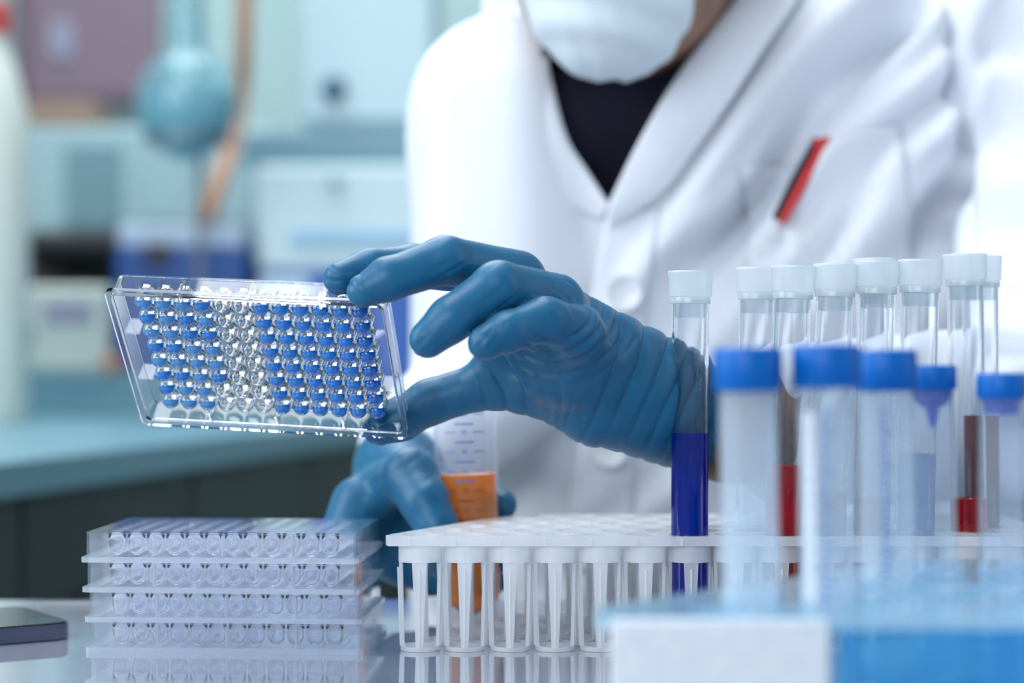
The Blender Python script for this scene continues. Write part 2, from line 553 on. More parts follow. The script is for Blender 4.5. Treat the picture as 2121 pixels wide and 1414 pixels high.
# tan hose
pts = [P(505, -160, 3050), P(507, -40, 3050), P(505, 100, 3060), P(498, 200, 3090), P(480, 300, 3060), P(452, 380, 3010), P(432, 440, 2990), P(405, 459, 2985)]
pp = []
for i in range(len(pts) - 1):
    for s in np.linspace(0, 1, 6)[:-1]:
        a, b = pts[max(i - 1, 0)], pts[i]
        c, e = pts[i + 1], pts[min(i + 2, len(pts) - 1)]
        pp.append(0.5 * ((2 * b) + (c - a) * s + (2 * a - 5 * b + 4 * c - e) * s * s + (3 * b - a - 3 * c + e) * s ** 3))
org = pts[-1]
tag(mk('rubber_hose', *pipe(np.array(pp) - org, 13, 12), M['hose'], loc=org), 'tan rubber hose curving down past the round flask', 'hose')

# pale cabinet standing on the white analyser
D2 = 3050.0
org = P(745, 860, D2); org[2] = -800
t = thing('analyser_cabinet', org, 'tall white analyser with sky blue stripes and a royal blue base', 'analyser')
mk('base', *pbox(535, 560, 900, 800, D2, 380, org), M['device_blue'], t, bevel=6)
mk('housing', *pbox(530, 340, 900, 560, D2 - 4, 390, org), M['device_white'], t, bevel=10)
mk('stripe', *pbox(600, 478, 880, 508, D2 - 10, 10, org), M['band_blue'], t, bevel=2)
mk('front_panel', *pbox(536, 575, 640, 790, D2 - 8, 10, org), M['device_white'], t, bevel=3)
mk('plinth', *pbox(540, 800, 890, 1950, D2 + 10, 360, org), M['dark_front'], t)
mk('ledge', *pbox(505, 272, 905, 340, D2 + 10, 380, org), M['ledge'], t, bevel=6)
mk('badge', *lathe([(0, 0), (12, 0), (12, 6), (0, 6)], 16), M['lilac'], t).location = (P(695, 380, D2 - 12) - org) * 0.001
org = P(745, 272, D2 + 30)
t = thing('pale_incubator', org, 'pale blue incubator box with a dark round knob above the analyser', 'incubator')
mk('housing', *pbox(622, -260, 900, 271, D2 + 30, 330, org), M['pale_box'], t, bevel=10)
v, f = lathe([(0, 0), (20, 0), (20, 12), (14, 18), (0, 18)], 20)
v = np.c_[v[:, 0], -v[:, 2], v[:, 1]]
mk('knob', v + P(692, 185, D2 + 30) - org, f, M['knob_dark'], t)
mk('door_trim', *pbox(630, 245, 895, 255, D2 + 24, 8, org), M['ledge'], t)

#--PLATES--
# ------------------------------------------------------------------ 96-well plates
PW, PD, PT = 127.76, 85.48, 13.6


def rrect(x0, y0, x1, y1, r, n=4):
    pts = []
    for cx, cy, a0 in ((x1 - r, y0 + r, -90), (x1 - r, y1 - r, 0), (x0 + r, y1 - r, 90), (x0 + r, y0 + r, 180)):
        for i in range(n + 1):
            a = math.radians(a0 + 90 * i / n)
            pts.append((cx + r * math.cos(a), cy + r * math.sin(a)))
    return pts


def ring_wall(o1, o2, z0, z1):
    """band between an outer and an inner outline"""
    n = len(o1)
    v = [(x, y, z) for o_, z in ((o1, z0), (o1, z1), (o2, z1), (o2, z0)) for x, y in o_]
    f = []
    for q in range(4):
        for i in range(n):
            j = (i + 1) % n
            a, b = q * n, ((q + 1) % 4) * n
            f.append((a + i, a + j, b + j, b + i))
    return np.array(v, float), f


WX = [14.38 + 9 * i for i in range(12)]
WY = [11.24 + 9 * j for j in range(8)]
well_prof = [(0, 2.55)] + [(3.95 * math.sin(a), 6.5 - 3.95 * math.cos(a)) for a in np.linspace(0.25, math.pi / 2, 7)] + [(4.0, 9), (4.05, 12.9)]
inner = [(3.42, 12.9), (3.38, 9)] + [(3.3 * math.sin(a), 6.5 - 3.3 * math.cos(a)) for a in np.linspace(math.pi / 2, 0.25, 6)] + [(0, 3.2)]
dye_prof0 = [(0, 2.8)] + [(3.3 * math.sin(a), 6.1 - 3.3 * math.cos(a)) for a in np.linspace(0.3, math.pi / 2, 6)] + [(2.9, 7.4), (0, 7.7)]


def dye_mesh(mat, lift):
    # liquid pooled in the tilted well: the inside of the cup cut by a level plane
    v, f = lathe([(0, 3.2)] + [(3.3 * math.sin(a), 6.5 - 3.3 * math.cos(a)) for a in np.linspace(0.2, math.pi / 2, 8)] + [(3.42, 12.0), (0, 12.0)], 20)
    bm = bmesh.new()
    vs = [bm.verts.new(Vector(p) * 0.001) for p in v]
    for q in f:
        bm.faces.new([vs[i] for i in q])
    up = Vector((-0.047, -0.716, 0.696))
    co = Vector((0, 0, 6.5)) * 0.001 + up * lift * 0.001
    g = bmesh.ops.bisect_plane(bm, geom=bm.verts[:] + bm.edges[:] + bm.faces[:], plane_co=co, plane_no=up, clear_outer=True)
    bmesh.ops.contextual_create(bm, geom=[e for e in g['geom_cut'] if isinstance(e, bmesh.types.BMEdge)])
    me = bpy.data.meshes.new('dye')
    bm.to_mesh(me); bm.free()
    me.materials.append(mat)
    for p in me.polygons:
        p.use_smooth = True
    me.set_sharp_from_angle(angle=math.radians(40))
    return me


def plate_meshes(suffix, mat, wmat, rmat, fmat, smat):
    md = {}
    fo = rrect(0, 0, PW, PD, 3)
    fi = rrect(2.6, 2.6, PW - 2.6, PD - 2.6, 2.2)
    md['flange'] = mesh_data('flange', *ring_wall(fo, fi, 0, 2.3), rmat, 40)
    wo = rrect(1.9, 1.9, PW - 1.9, PD - 1.9, 3)
    wi = rrect(3.0, 3.0, PW - 3.0, PD - 3.0, 2.4)
    md['skirt'] = mesh_data('skirt', *ring_wall(wo, wi, 2.3, PT - 0.9), smat, 40)
    md['deck'] = mesh_data('deck', *plate(wo, [(x, y, 3.35) for x in WX for y in WY], PT - 0.9, PT, 14), mat, 40)
    md['rib'] = mesh_data('rib', *box((0, 0, 0), (0.9, 4.6, PT - 4)), rmat, False)
    md['long_rib'] = mesh_data('end_rib', *box((0, 0, 0), (7.0, 0.9, PT - 4)), mat, False)
    md['well'] = mesh_data('well', *lathe(well_prof, 20), wmat, True)
    md['front_well'] = mesh_data('well', *lathe(well_prof + inner, 24), fmat, True)
    return md


md_held = plate_meshes('held', M['plate_clear'], M['well_clear'], M['rim_glass'], M['well_glass'], M['rim_glass'])
md_stack = plate_meshes('stack', M['stack_clear'], M['stack_well'], M['stack_rim'], M['stack_front_well'], M['stack_clear'])
md_dye = [dye_mesh(d, h) for d, h in zip(DYE, (1.3, 0.7, 0.3))]


def build_plate(root, md, dye=False):
    for part in ('flange', 'skirt', 'deck'):
        link(part, md[part], root)
    for x in (33, 65, 97):
        for y in (5.2, PD - 5.2):
            link('rib', md['rib'], root, (x, y, PT / 2 + 0.6))
    for y in (28, 57):
        for x in (6.4, PW - 6.4):
            link('end_rib', md['long_rib'], root, (x, y, PT / 2 + 0.6))
    for j, y in enumerate(WY):
        for i, x in enumerate(WX):
            w = link('well', md['front_well' if (dye or j == 0) else 'well'], root, (x, y, 0))
            if dye:
                empty = (i in (4, 5)) or (j >= 6 and i == 3)
                if not empty:
                    k = 0 if i >= 11 else (1 if i >= 6 or RNG.random() < 0.45 else 2)
                    link('dye', md_dye[k], w)


held = thing('well_plate', (0, 0, 0), 'clear well plate with blue filled wells held up in the gloved hand', 'well plate')
u = np.array([0.98687, 0.04696, -0.15453]); vv = np.array([0.07454, 0.71634, 0.69376]); ww = np.array([0.14328, -0.69617, 0.70343])
cv = lambda a: np.array([a[0], a[2], -a[1]])
U_, V_, N_ = cv(u), cv(vv), cv(ww)
O_ = np.array([-180.17, 871.03, CAMZ + 27.13])
mw = Matrix(((U_[0], V_[0], N_[0], O_[0] * .001), (U_[1], V_[1], N_[1], O_[1] * .001), (U_[2], V_[2], N_[2], O_[2] * .001), (0, 0, 0, 1)))
held.matrix_world = mw
build_plate(held, md_held, True)

lab4 = ['lowest empty clear well plate of the stack, resting on the bench', 'second empty clear well plate up from the bench in the stack',
        'third empty clear well plate up from the bench in the stack', 'topmost empty clear well plate of the stack on the bench']
base = P(172, 1351, 900); base[2] = 0
for k in range(4):
    ang = math.radians((-4.0, -3.6, -4.3, -3.8)[k])
    off = np.array([(0.4, -0.2, -1.2, -1.6)[k], (0, 1, 0.6, 0.3)[k], 0])
    s = thing('well_plate', base + off + np.array([0, 0, 0.05 + k * (PT + 0.05)]), lab4[k], 'well plate', 'stack of empty well plates', (0, 0, ang))
    build_plate(s, md_stack)

#--RACKS--
# ------------------------------------------------------------------ white tube rack
ZT0, ZT1 = 48.6, 53.0
PITCH, ROWD, SHIFT = 20.62, 20.4, 10.31
NROW = 6
RX0, RY0 = -42.2, 909.0
ro = np.array([60.0, 950.0, 0])
rack = thing('tube_rack', ro, 'white translucent tube rack with open tapered cradles holding the capped tubes', 'rack')
cells = {}
XR = 232.0
for k in range(NROW):
    for i in range(16):
        x, y = RX0 + PITCH * i + SHIFT * k, RY0 + ROWD * k
        if x < XR + 6:
            cells[(i, k)] = (x, y)
yb = RY0 + ROWD * (NROW - 1) + 12
ol = [(RX0 - 14, RY0 - 11), (XR + 14, RY0 - 11), (XR + 20, RY0 + 10), (XR + 20, yb - 14), (XR + 8, yb), (RX0 + SHIFT * 5 + 14, yb), (RX0 + SHIFT * 5 - 4, yb - 6),
      (RX0 + SHIFT * 4 - 10, yb - 24), (RX0 - 12, RY0 + 4), (RX0 - 15.5, RY0 - 5)]
v, f = plate([(x - ro[0], y - ro[1]) for x, y in ol], [(x - ro[0], y - ro[1], 9.0) for x, y in cells.values()], ZT0, ZT1, 24)
mk('top_plate', v, f, M['white_pp'], rack, smooth=35)


def cradle_mesh():
    b = MB()
    ro_, ri_ = 10.0, 9.0
    b.add(*lathe([(ro_, 40.8), (ro_, ZT0), (ri_, ZT0), (ri_, 40.8)], 28, closed=True))
    b.add(*lathe([(9.0, 0.2), (9.0, 2.2), (7.0, 2.2), (7.0, 0.2)], 28, closed=True))
    for q in range(4):
        a0 = math.pi / 2 * q + math.pi / 2
        vs, fs = [], []
        nz = 6
        for j in range(nz):
            tt = j / (nz - 1)
            z = 41.0 - tt * 39.5
            r = 10.0 - 1.2 * tt
            wdt = (3.4 if q % 2 == 0 else 2.8) - 1.5 * tt
            for dr in (0, -1.6):
                for sg in (-1, 1):
                    aa = a0 + sg * wdt / 10.0
                    vs.append(((r + dr) * math.cos(aa), (r + dr) * math.sin(aa), z))
        for j in range(nz - 1):
            p, n_ = j * 4, (j + 1) * 4
            for a, c in ((0, 1), (1, 3), (3, 2), (2, 0)):
                fs.append((p + a, p + c, n_ + c, n_ + a))
        fs += [(0, 2, 3, 1), ((nz - 1) * 4, (nz - 1) * 4 + 1, (nz - 1) * 4 + 3, (nz - 1) * 4 + 2)]
        b.add(vs, fs)
        # raised centre bead on the leg
        a = a0
        pts = [((10.2 - 1.2 * s) * math.cos(a), (10.2 - 1.2 * s) * math.sin(a), 38 - 36 * s) for s in np.linspace(0, 1, 5)]
        b.add(*pipe(pts, 0.45, 6))
    return mesh_data('cradle', b.verts(), b.f, M['white_pp'], 40)


cm = cradle_mesh()
for (i, k), (x, y) in cells.items():
    link('cradle', cm, rack, (x - ro[0], y - ro[1], 0))
nm = mesh_data('lip_bead', *box((0, 0, 0), (0.9, 0.8, 3.0)), M['white_pp'], False)
for i in range(14):
    link('lip_bead', nm, rack, (RX0 + PITCH * (i - 0.5) - ro[0] + 6, RY0 - 11.3 - ro[1], 50.4))


def test_tube(cell, top_px, cap_top, label, liquid=None, liq_top=None, zb=3.0, cap_mat=None, drops=False):
    """capped glass tube standing in a cradle; top_px the photo column of its cap, cap_top the photo row"""
    x, y = cells[cell]
    y = y
    top = P(top_px, cap_top, y)
    b0 = np.array([x, y, zb])
    L_ = np.linalg.norm(top - b0)
    t = thing('test_tube', b0, label, 'test tube', 'capped glass tubes in the white rack')
    ax = (top - b0) / L_
    t.rotation_euler = Vector(ax).to_track_quat('Z', 'Y').to_euler()
    gl = L_ - 13.0          # glass ends under the cap
    ro2, ri2 = 8.55, 7.55
    prof = [(0, 0)] + [(ro2 * math.sin(a), ro2 - ro2 * math.cos(a)) for a in np.linspace(0.2, math.pi / 2, 8)] + [(ro2, gl)]
    prof += [(ri2, gl)] + [(ri2 * math.sin(a), ro2 - ri2 * math.cos(a)) for a in np.linspace(math.pi / 2, 0.2, 8)] + [(0, ro2 - ri2)]
    mk('glass', *lathe(prof, 48), M['glass'], t, smooth=40)
    capm = M['cap_pp']
    c0 = L_ - 12.0
    n = 72
    prof = [(8.9, c0 - 3.2), (9.3, c0 - 3.0), (9.3, c0 - 0.4), (9.0, c0), (9.75, c0 + 0.3), (10.05, c0 + 10.4), (10.35, c0 + 10.9), (10.35, c0 + 11.7), (9.9, c0 + 12), (0, c0 + 12)]
    v, f = lathe(prof, n, knurl=(4, 5, 0.007))
    mk('cap', v, f, capm, t, smooth=60)
    prof = [(0, c0 - 9.5), (7.1, c0 - 9.5), (7.3, c0 - 9), (7.3, c0 - 4.2), (7.45, c0 - 4.2), (7.45, c0 - 0.5)]
    mk('plug', *lathe(prof, 36), M['plug_pp'], t, smooth=50)
    if liquid:
        zl = (P(top_px, liq_top, y)[2] - zb) / ax[2]
        rl = ri2 + 0.1
        prof = [(0, ro2 - rl)] + [(rl * math.sin(a), ro2 - rl * math.cos(a)) for a in np.linspace(0.2, math.pi / 2, 8)] + [(rl, zl), (rl - 0.9, zl - 0.5), (0, zl - 0.6)]
        mk('liquid', *lathe(prof, 40), M[liquid], t, smooth=40)
    if drops:
        b = MB()
        for _ in range(190):
            a = math.radians(RNG.normal(214, 22))
            z = gl - 9 - abs(RNG.normal(0, 22)) - 4
            r = 0.06 + 0.16 * RNG.random() ** 3
            v, f = lathe([(0, -r), (r * .8, -r * .6), (r, 0), (r * .8, r * .6), (0, r)], 6)
            b.add(v + np.array([(ri2 - 0.05) * math.cos(a), (ri2 - 0.05) * math.sin(a), z]), f)
        dr = mk('condensation', b.verts(), b.f, M['glass'], t)
        dr['kind'] = 'stuff'
    return t


test_tube((6, 0), 1430, 561, 'glass tube half full of deep blue dye, standing alone in the white rack', 'blue_liquid', 896, drops=True)
test_tube((7, 1), 1570, 554, 'capped empty glass tube nearest the blue dye tube, its cap overlapped by the next', None, None)
test_tube((8, 0), 1645, 551, 'capped glass tube leaning right with bright red liquid highest of the front tubes', 'red_liquid', 963)
test_tube((9, 0), 1731, 547, 'capped glass tube with dark red liquid, right beside the bright red one', 'dark_red_liquid', 1016)
test_tube((10, 0), 1817, 541, 'capped glass tube with a little dark red liquid in the middle of the row', 'dark_red_liquid', 1031)
test_tube((10, 1), 1808, 535, 'capped empty glass tube standing just behind the middle tube of the row', None, None)
test_tube((11, 0), 1907, 538, 'capped glass tube with pale blue liquid near the end of the row', 'pale_blue_liquid', 938)
test_tube((12, 1), 1998, 526, 'tallest capped glass tube with clear red liquid at the row end', 'red_liquid', 1031, zb=4)
test_tube((12, 2), 2030, 530, 'capped glass tube with dark red liquid behind the tallest tube at the row end', 'dark_red_liquid', 860, zb=4)

# ------------------------------------------------------------------ blue rack in front
c_ = CAMZ - 56.6
fo = np.array([120.0, 660.0, 0])
frack = thing('tube_rack', fo, 'light blue translucent tube rack with a white card on its front', 'rack')
ZF0, ZF1 = 52.6, 56.6
ol = [(30, 598), (236, 598), (236, 765), (182, 765), (30, 612)]
lin = lambda y: 34 + (y - 612) * 0.98
holes = []
for ky in range(8):
    for kx in range(10):
        x, y = 44 + kx * 21.5 + (ky % 2) * 10.7, 612 + ky * 20.0
        if 608 < y < 756 and x < 226 and (x - 11 > lin(y + 11)):
            holes.append((x, y, 9.0))
FG = [('a', 1557, 648), ('b', 1722, 650), ('c', 1842, 700), ('d', 1941, 728), ('e', 2074, 720)]
fgpos = {n: P(px, 800, d) for n, px, d in FG}
holes = [h for h in holes if all(math.hypot(h[0] - p[0], h[1] - p[1]) > 19.5 for p in fgpos.values())]
for n, p in fgpos.items():
    holes.append((p[0], p[1], 10.3))
ol = [(30, 598), (236, 598), (236, 765), (158, 765), (146, 758), (26, 622), (26, 602)]
v, f = plate([(x - fo[0], y - fo[1]) for x, y in ol], [(x - fo[0], y - fo[1], r) for x, y, r in holes], ZF0, ZF1, 24)
mk('top_plate', v, f, M['rack_blue'], frack, smooth=35)
v, f = plate([(x - fo[0], y - fo[1]) for x, y in ol], [(x - fo[0], y - fo[1], r) for x, y, r in holes], 24, 26.5, 24)
mk('middle_plate', v, f, M['rack_blue_deep'], frack, smooth=35)
v, f = plate([(x - fo[0], y - fo[1]) for x, y in ol], [], 0.2, 3, 24)
mk('bottom_plate', v, f, M['rack_blue_deep'], frack, smooth=35)
mk('front_wall', *box((168 - fo[0], 601 - fo[1], 44), (132, 3, 17)), M['rack_blue_deep'], frack, bevel=1)
mk('front_wall', *box((168 - fo[0], 601 - fo[1], 17), (132, 3, 20)), M['rack_blue_deep'], frack, bevel=1)
for x in (102, 150, 196, 232):
    mk('post', *box((x - fo[0], 604 - fo[1], 28), (5, 8, 49)), M['rack_blue_deep'], frack, bevel=1)
mk('side_wall', *box((234 - fo[0], 681 - fo[1], 28), (3, 160, 49)), M['rack_blue_deep'], frack, bevel=1)
mk('back_wall', *box((196 - fo[0], 762 - fo[1], 28), (76, 3, 49)), M['rack_blue_deep'], frack, bevel=1)
mk('card_panel', *box((62.5 - fo[0], 596.2 - fo[1], 28.2), (66, 2.6, 55.6)), M['card'], frack, bevel=1)


def conical_tube(key, cap_top, label, lean=(0, 0), marks=0, r=9.6, capr=11.2, strip=False):
    p = fgpos[key]
    ztop = P(0, cap_top, p[1])[2]
    zb = 3.2
    t = thing('conical_tube', (p[0], p[1], zb), label, 'tube', 'blue capped tubes in the blue rack')
    t.rotation_euler = (lean[1], lean[0], 0)
    L_ = ztop - zb
    ri = r - 0.9
    prof = [(0, 0), (2.2, 0.3), (3.2, 2), (r - 0.3, 22), (r, 26), (r, L_ - 9), (ri, L_ - 9), (ri, 26), (ri - 0.3, 22.6), (2.4, 3), (0, 2)]
    mk('tube_body', *lathe(prof, 40), M['fg_tube'], t, smooth=40)
    n = 60
    prof = [(r + 0.2, L_ - 14), (capr - 0.5, L_ - 14.2), (capr, L_ - 13.6), (capr, L_ - 1.2), (capr - 0.8, L_ - 0.2), (capr - 2, L_), (0, L_ - 0.3)]
    mk('cap', *lathe(prof, n, knurl=(2, 3, 0.012)), M['blue_cap'], t, smooth=60)
    if marks:
        b = MB()
        for q in range(34):
            z = 34 + q * (L_ - 56) / 33
            a1 = math.radians(-112)
            wdt = 0.42 if q % 5 == 0 else 0.26
            vs = []
            for zz in (z, z + 0.7):
                for s in np.linspace(0, wdt, 4):
                    vs.append(((r + 0.06) * math.cos(a1 + s), (r + 0.06) * math.sin(a1 + s), zz))
            b.add(vs, [(i, i + 1, i + 5, i + 4) for i in range(3)])
        mk('graduation', b.verts(), b.f, M['print_blue'], t)
    if strip:
        vs, fs = [], []
        for zz in (30, L_ - 22):
            for s in np.linspace(0, 0.62, 6):
                a = math.radians(-160) + s
                vs.append(((r + 0.05) * math.cos(a), (r + 0.05) * math.sin(a), zz))
        fs = [(i, i + 1, i + 7, i + 6) for i in range(5)]
        mk('write_on_strip', vs, fs, M['card'], t)
    return t


def plug_tube(key, cap_top, label, tip, lean=(0, 0)):
    p = fgpos[key]
    ztop = P(0, cap_top, p[1])[2]
    zb = 3.2
    t = thing('culture_tube', (p[0], p[1], zb), label, 'tube', 'blue capped tubes in the blue rack')
    t.rotation_euler = (lean[1], lean[0], 0)
    L_ = ztop - zb
    r = 8.3
    prof = [(0, 0)] + [(r * math.sin(a), r - r * math.cos(a)) for a in np.linspace(0.2, math.pi / 2, 7)] + [(r, L_ - 9), (r - 0.8, L_ - 9)] + \
           [((r - 0.8) * math.sin(a), r - (r - 0.8) * math.cos(a)) for a in np.linspace(math.pi / 2, 0.2, 7)] + [(0, 0.8)]
    mk('tube_body', *lathe(prof, 40), M['fg_clear'], t, smooth=40)
    prof = [(7.3, L_ - 9.2), (8.7, L_ - 9), (8.95, L_ - 8.2), (8.95, L_ - 1), (8.5, L_ - 0.2), (7.6, L_), (6.8, L_ - 0.8), (0, L_ - 0.8)]
    cp = mk('cap', *lathe(prof, 60, knurl=(2, 3, 0.012)), M['blue_cap'], t, smooth=60)
    if tip:
        prof = [(0, L_ - 23), (1.0, L_ - 22.6), (2.6, L_ - 16), (5.8, L_ - 14), (7.0, L_ - 11.8), (7.3, L_ - 9.1)]
    else:
        prof = [(0, L_ - 15), (5.6, L_ - 15), (6.4, L_ - 14.4), (6.5, L_ - 11), (7.3, L_ - 10.6), (7.3, L_ - 9.1)]
    mk('plug', *lathe(prof, 36), M['blue_plug'], cp, smooth=40)
    return t


conical_tube('a', 719, 'frosted conical tube with a lighter blue screw cap nearest the blue dye tube', (-0.01, 0))
conical_tube('b', 713, 'frosted graduated tube with a white strip and the highest blue screw cap', (-0.012, 0), 1, strip=True)
conical_tube('c', 725, 'frosted graduated tube half hidden behind the highest blue cap', (-0.012, 0), 1)
plug_tube('d', 756, 'clear tube with a blue plug cap that narrows to a point', True, (-0.015, 0))
plug_tube('e', 773, 'clear tube with a stepped blue plug cap at the picture edge', False)

# ------------------------------------------------------------------ orange 50 ml tube with print
op = P(975, 1100, 1010); op[2] = 0.2
ot = thing('centrifuge_tube', op, 'graduated centrifuge tube of orange liquid gripped behind the white rack', 'tube')
ot.rotation_euler = (0, -0.028, 0)
r, ri = 16.3, 15.3
zc = P(0, 836, 1010)[2]
prof = [(0, 0), (12, 0), (13, 2), (r - 1.2, 3), (r - .6, 10), (r, 60), (r, zc), (ri, zc), (ri, 60), (ri - .6, 10), (2, 2.2), (0, 2)]
mk('tube_body', *lathe(prof, 48), clear_plastic('centrifuge_polypropylene', tint=(0.98, 0.985, 1), milk=0.04, milkcol=(0.9, 0.92, 0.97), rough=0.12, ior=1.3), ot, smooth=40)
zl = P(0, 981, 1010)[2]
mk('liquid', *lathe([(0, 2.4), (2, 2.5), (ri - 0.8, 10.2), (ri - 0.2, 60), (ri - 0.2, zl), (ri - 0.9, zl - 0.5), (0, zl - 0.5)], 40), M['orange_liquid'], ot, smooth=40)


def print_text(txt, size, z, ang, rad, mat, parent):
    cu = bpy.data.curves.new('print_text', 'FONT')
    cu.body = txt
    cu.size = size
    cu.align_x = 'CENTER'
    cu.align_y = 'CENTER'
    tmp = bpy.data.objects.new('print_text', cu)
    COL.objects.link(tmp)
    dg = bpy.context.evaluated_depsgraph_get()
    me = tmp.evaluated_get(dg).to_mesh()
    vs = [(p.co.x, p.co.y) for p in me.vertices]
    fs = [tuple(p.vertices) for p in me.polygons]
    tmp.evaluated_get(dg).to_mesh_clear()
    bpy.data.objects.remove(tmp)
    vs = [(rad * math.cos(ang + x / rad), rad * math.sin(ang + x / rad), z + y) for x, y in vs]
    return mk('print_number', vs, fs, mat, parent, smooth=False)


def dash(a0, a1, z, rad, h=0.5):
    s = np.linspace(a0, a1, 6)
    vs = [(rad * math.cos(a), rad * math.sin(a), zz) for zz in (z - h / 2, z + h / 2) for a in s]
    return vs, [(i, i + 1, i + 7, i + 6) for i in range(5)]


mid = -math.pi / 2 - 0.02
for n, row in ((50, 856), (45, 893), (40, 933), (35, 973), (30, 1013), (25, 1052), (20, 1092)):
    z = P(0, row, 1010)[2]
    mt = M['print_blue'] if row < 980 else M['print_dark']
    print_text(str(n), 3.4, z, mid, r + 0.08, mt, ot)
    b = MB()
    for s in (-1, 1):
        a, c = mid + s * 0.27, mid + s * 0.66
        b.add(*dash(min(a, c), max(a, c), z, r + 0.08))
    b.add(*dash(mid - 0.3, mid + 0.3, z - 5.0, r + 0.08, 0.7))
    mk('graduation', b.verts(), b.f, mt, ot, smooth=False)

# ------------------------------------------------------------------ phone
pc = P(2, 1300, 922); pc[2] = 0.1
ph = thing('smartphone', (pc[0] - 52, pc[1] + 10, 0.1), 'dark smartphone with a metal side lying flat on the bench', 'phone', rot=(0, 0, math.radians(33)))
mk('frame', *ring_wall(rrect(-74, -36, 74, 36, 9), rrect(-72.6, -34.6, 72.6, 34.6, 8), 0.4, 7.6), M['phone_side'], ph, smooth=40)
mk('screen', *plate(rrect(-73, -35, 73, 35, 8), [], 7.0, 8.2), M['phone_black'], ph, smooth=40)
mk('back_cover', *plate(rrect(-73, -35, 73, 35, 8), [], 0, 0.9), M['phone_black'], ph, smooth=40)
mk('side_button', *box((24, -36.2, 4.2), (16, 0.8, 2.4)), M['phone_black'], ph)

#--PERSON--
# ------------------------------------------------------------------ the person (distance-field surfaces)
def caps(p, a, b, ra, rb):
    a, b = np.asarray(a, np.float32), np.asarray(b, np.float32)
    ab = b - a
    t = np.clip(((p - a) @ ab) / float(ab @ ab), 0, 1)
    q = p - a - t[..., None] * ab
    return np.sqrt((q * q).sum(-1)) - (ra + (rb - ra) * t)


def ell(p, c, r):
    q = (p - np.asarray(c, np.float32)) / np.asarray(r, np.float32)
    k0 = np.sqrt((q * q).sum(-1)) + 1e-6
    q2 = q / np.asarray(r, np.float32)
    k1 = np.sqrt((q2 * q2).sum(-1)) + 1e-6
    return k0 * (k0 - 1) / k1


def smin(a, b, k):
    h = np.clip(0.5 + 0.5 * (b - a) / k, 0, 1)
    return b + (a - b) * h - k * h * (1 - h)


def surface_nets(fn, lo, hi, h):
    lo, hi = np.array(lo, float), np.array(hi, float)
    n = np.ceil((hi - lo) / h).astype(int) + 1
    xs, ys, zs = [(lo[i] + h * np.arange(n[i])).astype(np.float32) for i in range(3)]
    Fv = np.empty(n, np.float32)
    st = max(1, int(600000 // (n[1] * n[2])))
    for i in range(0, n[0], st):
        g = np.stack(np.meshgrid(xs[i:i + st], ys, zs, indexing='ij'), -1)
        Fv[i:i + st] = fn(g)
    S = Fv < 0
    off = [(i, j, k) for i in (0, 1) for j in (0, 1) for k in (0, 1)]
    cnt = sum(S[o[0]:n[0] - 1 + o[0], o[1]:n[1] - 1 + o[1], o[2]:n[2] - 1 + o[2]].astype(np.int8) for o in off)
    act = np.argwhere((cnt > 0) & (cnt < 8))
    idx = -np.ones(n - 1, np.int64)
    idx[tuple(act.T)] = np.arange(len(act))
    acc = np.zeros((len(act), 3))
    num = np.zeros(len(act))
    for o in off:
        for ax in range(3):
            if o[ax]:
                continue
            o2 = list(o); o2[ax] = 1
            f0 = Fv[act[:, 0] + o[0], act[:, 1] + o[1], act[:, 2] + o[2]]
            f1 = Fv[act[:, 0] + o2[0], act[:, 1] + o2[1], act[:, 2] + o2[2]]
            m = (f0 < 0) != (f1 < 0)
            t = np.where(m, f0 / np.where(m, f0 - f1, 1), 0)
            pos = np.tile(np.array(o, float), (len(act), 1))
            pos[:, ax] = t
            acc[m] += pos[m]
            num[m] += 1
    V = lo + h * (act + acc / num[:, None])
    faces = []
    for ax in range(3):
        b, c = (ax + 1) % 3, (ax + 2) % 3
        sl0 = [slice(1, n[i] - 1) for i in range(3)]; sl1 = list(sl0)
        sl0[ax] = slice(0, n[ax] - 1); sl1[ax] = slice(1, n[ax])
        s0, s1 = S[tuple(sl0)], S[tuple(sl1)]
        for flip, mask in ((False, s0 & ~s1), (True, ~s0 & s1)):
            e = np.argwhere(mask)
            if not len(e):
                continue
            base_ = e.copy()
            base_[:, b] += 1; base_[:, c] += 1
            q = []
            for db, dc in ((-1, -1), (0, -1), (0, 0), (-1, 0)):
                k = base_.copy(); k[:, b] += db; k[:, c] += dc
                q.append(idx[tuple(k.T)])
            q = np.stack(q, 1)
            q = q[(q >= 0).all(1)]
            faces.append(q[:, ::-1] if flip else q)
    Q = np.concatenate(faces)
    return V, Q


def vnormals(V, Q):
    fn = np.cross(V[Q[:, 2]] - V[Q[:, 0]], V[Q[:, 3]] - V[Q[:, 1]])
    N = np.zeros_like(V)
    for i in range(4):
        np.add.at(N, Q[:, i], fn)
    return N / (np.linalg.norm(N, axis=1, keepdims=True) + 1e-9)


def relax(V, Q, it=2, lam=0.5):
    e = np.concatenate([Q[:, [0, 1]], Q[:, [1, 2]], Q[:, [2, 3]], Q[:, [3, 0]]])
    for _ in range(it):
        acc = np.zeros_like(V); num = np.zeros(len(V))
        np.add.at(acc, e[:, 0], V[e[:, 1]]); np.add.at(num, e[:, 0], 1)
        np.add.at(acc, e[:, 1], V[e[:, 0]]); np.add.at(num, e[:, 1], 1)
        V = V + lam * (acc / num[:, None] - V)
    return V


def to_px(V):
    return CX + V[:, 0] / V[:, 1] * F, HY - (V[:, 2] - CAMZ) / V[:, 1] * F


def crease(x, p=3):
    """soft ridge pattern with narrow valleys, -1..0"""
    return -(1 - np.abs(np.sin(x))) ** p


def sstep(a, b, x):
    t = np.clip((x - a) / (b - a), 0, 1)
    return t * t * (3 - 2 * t)


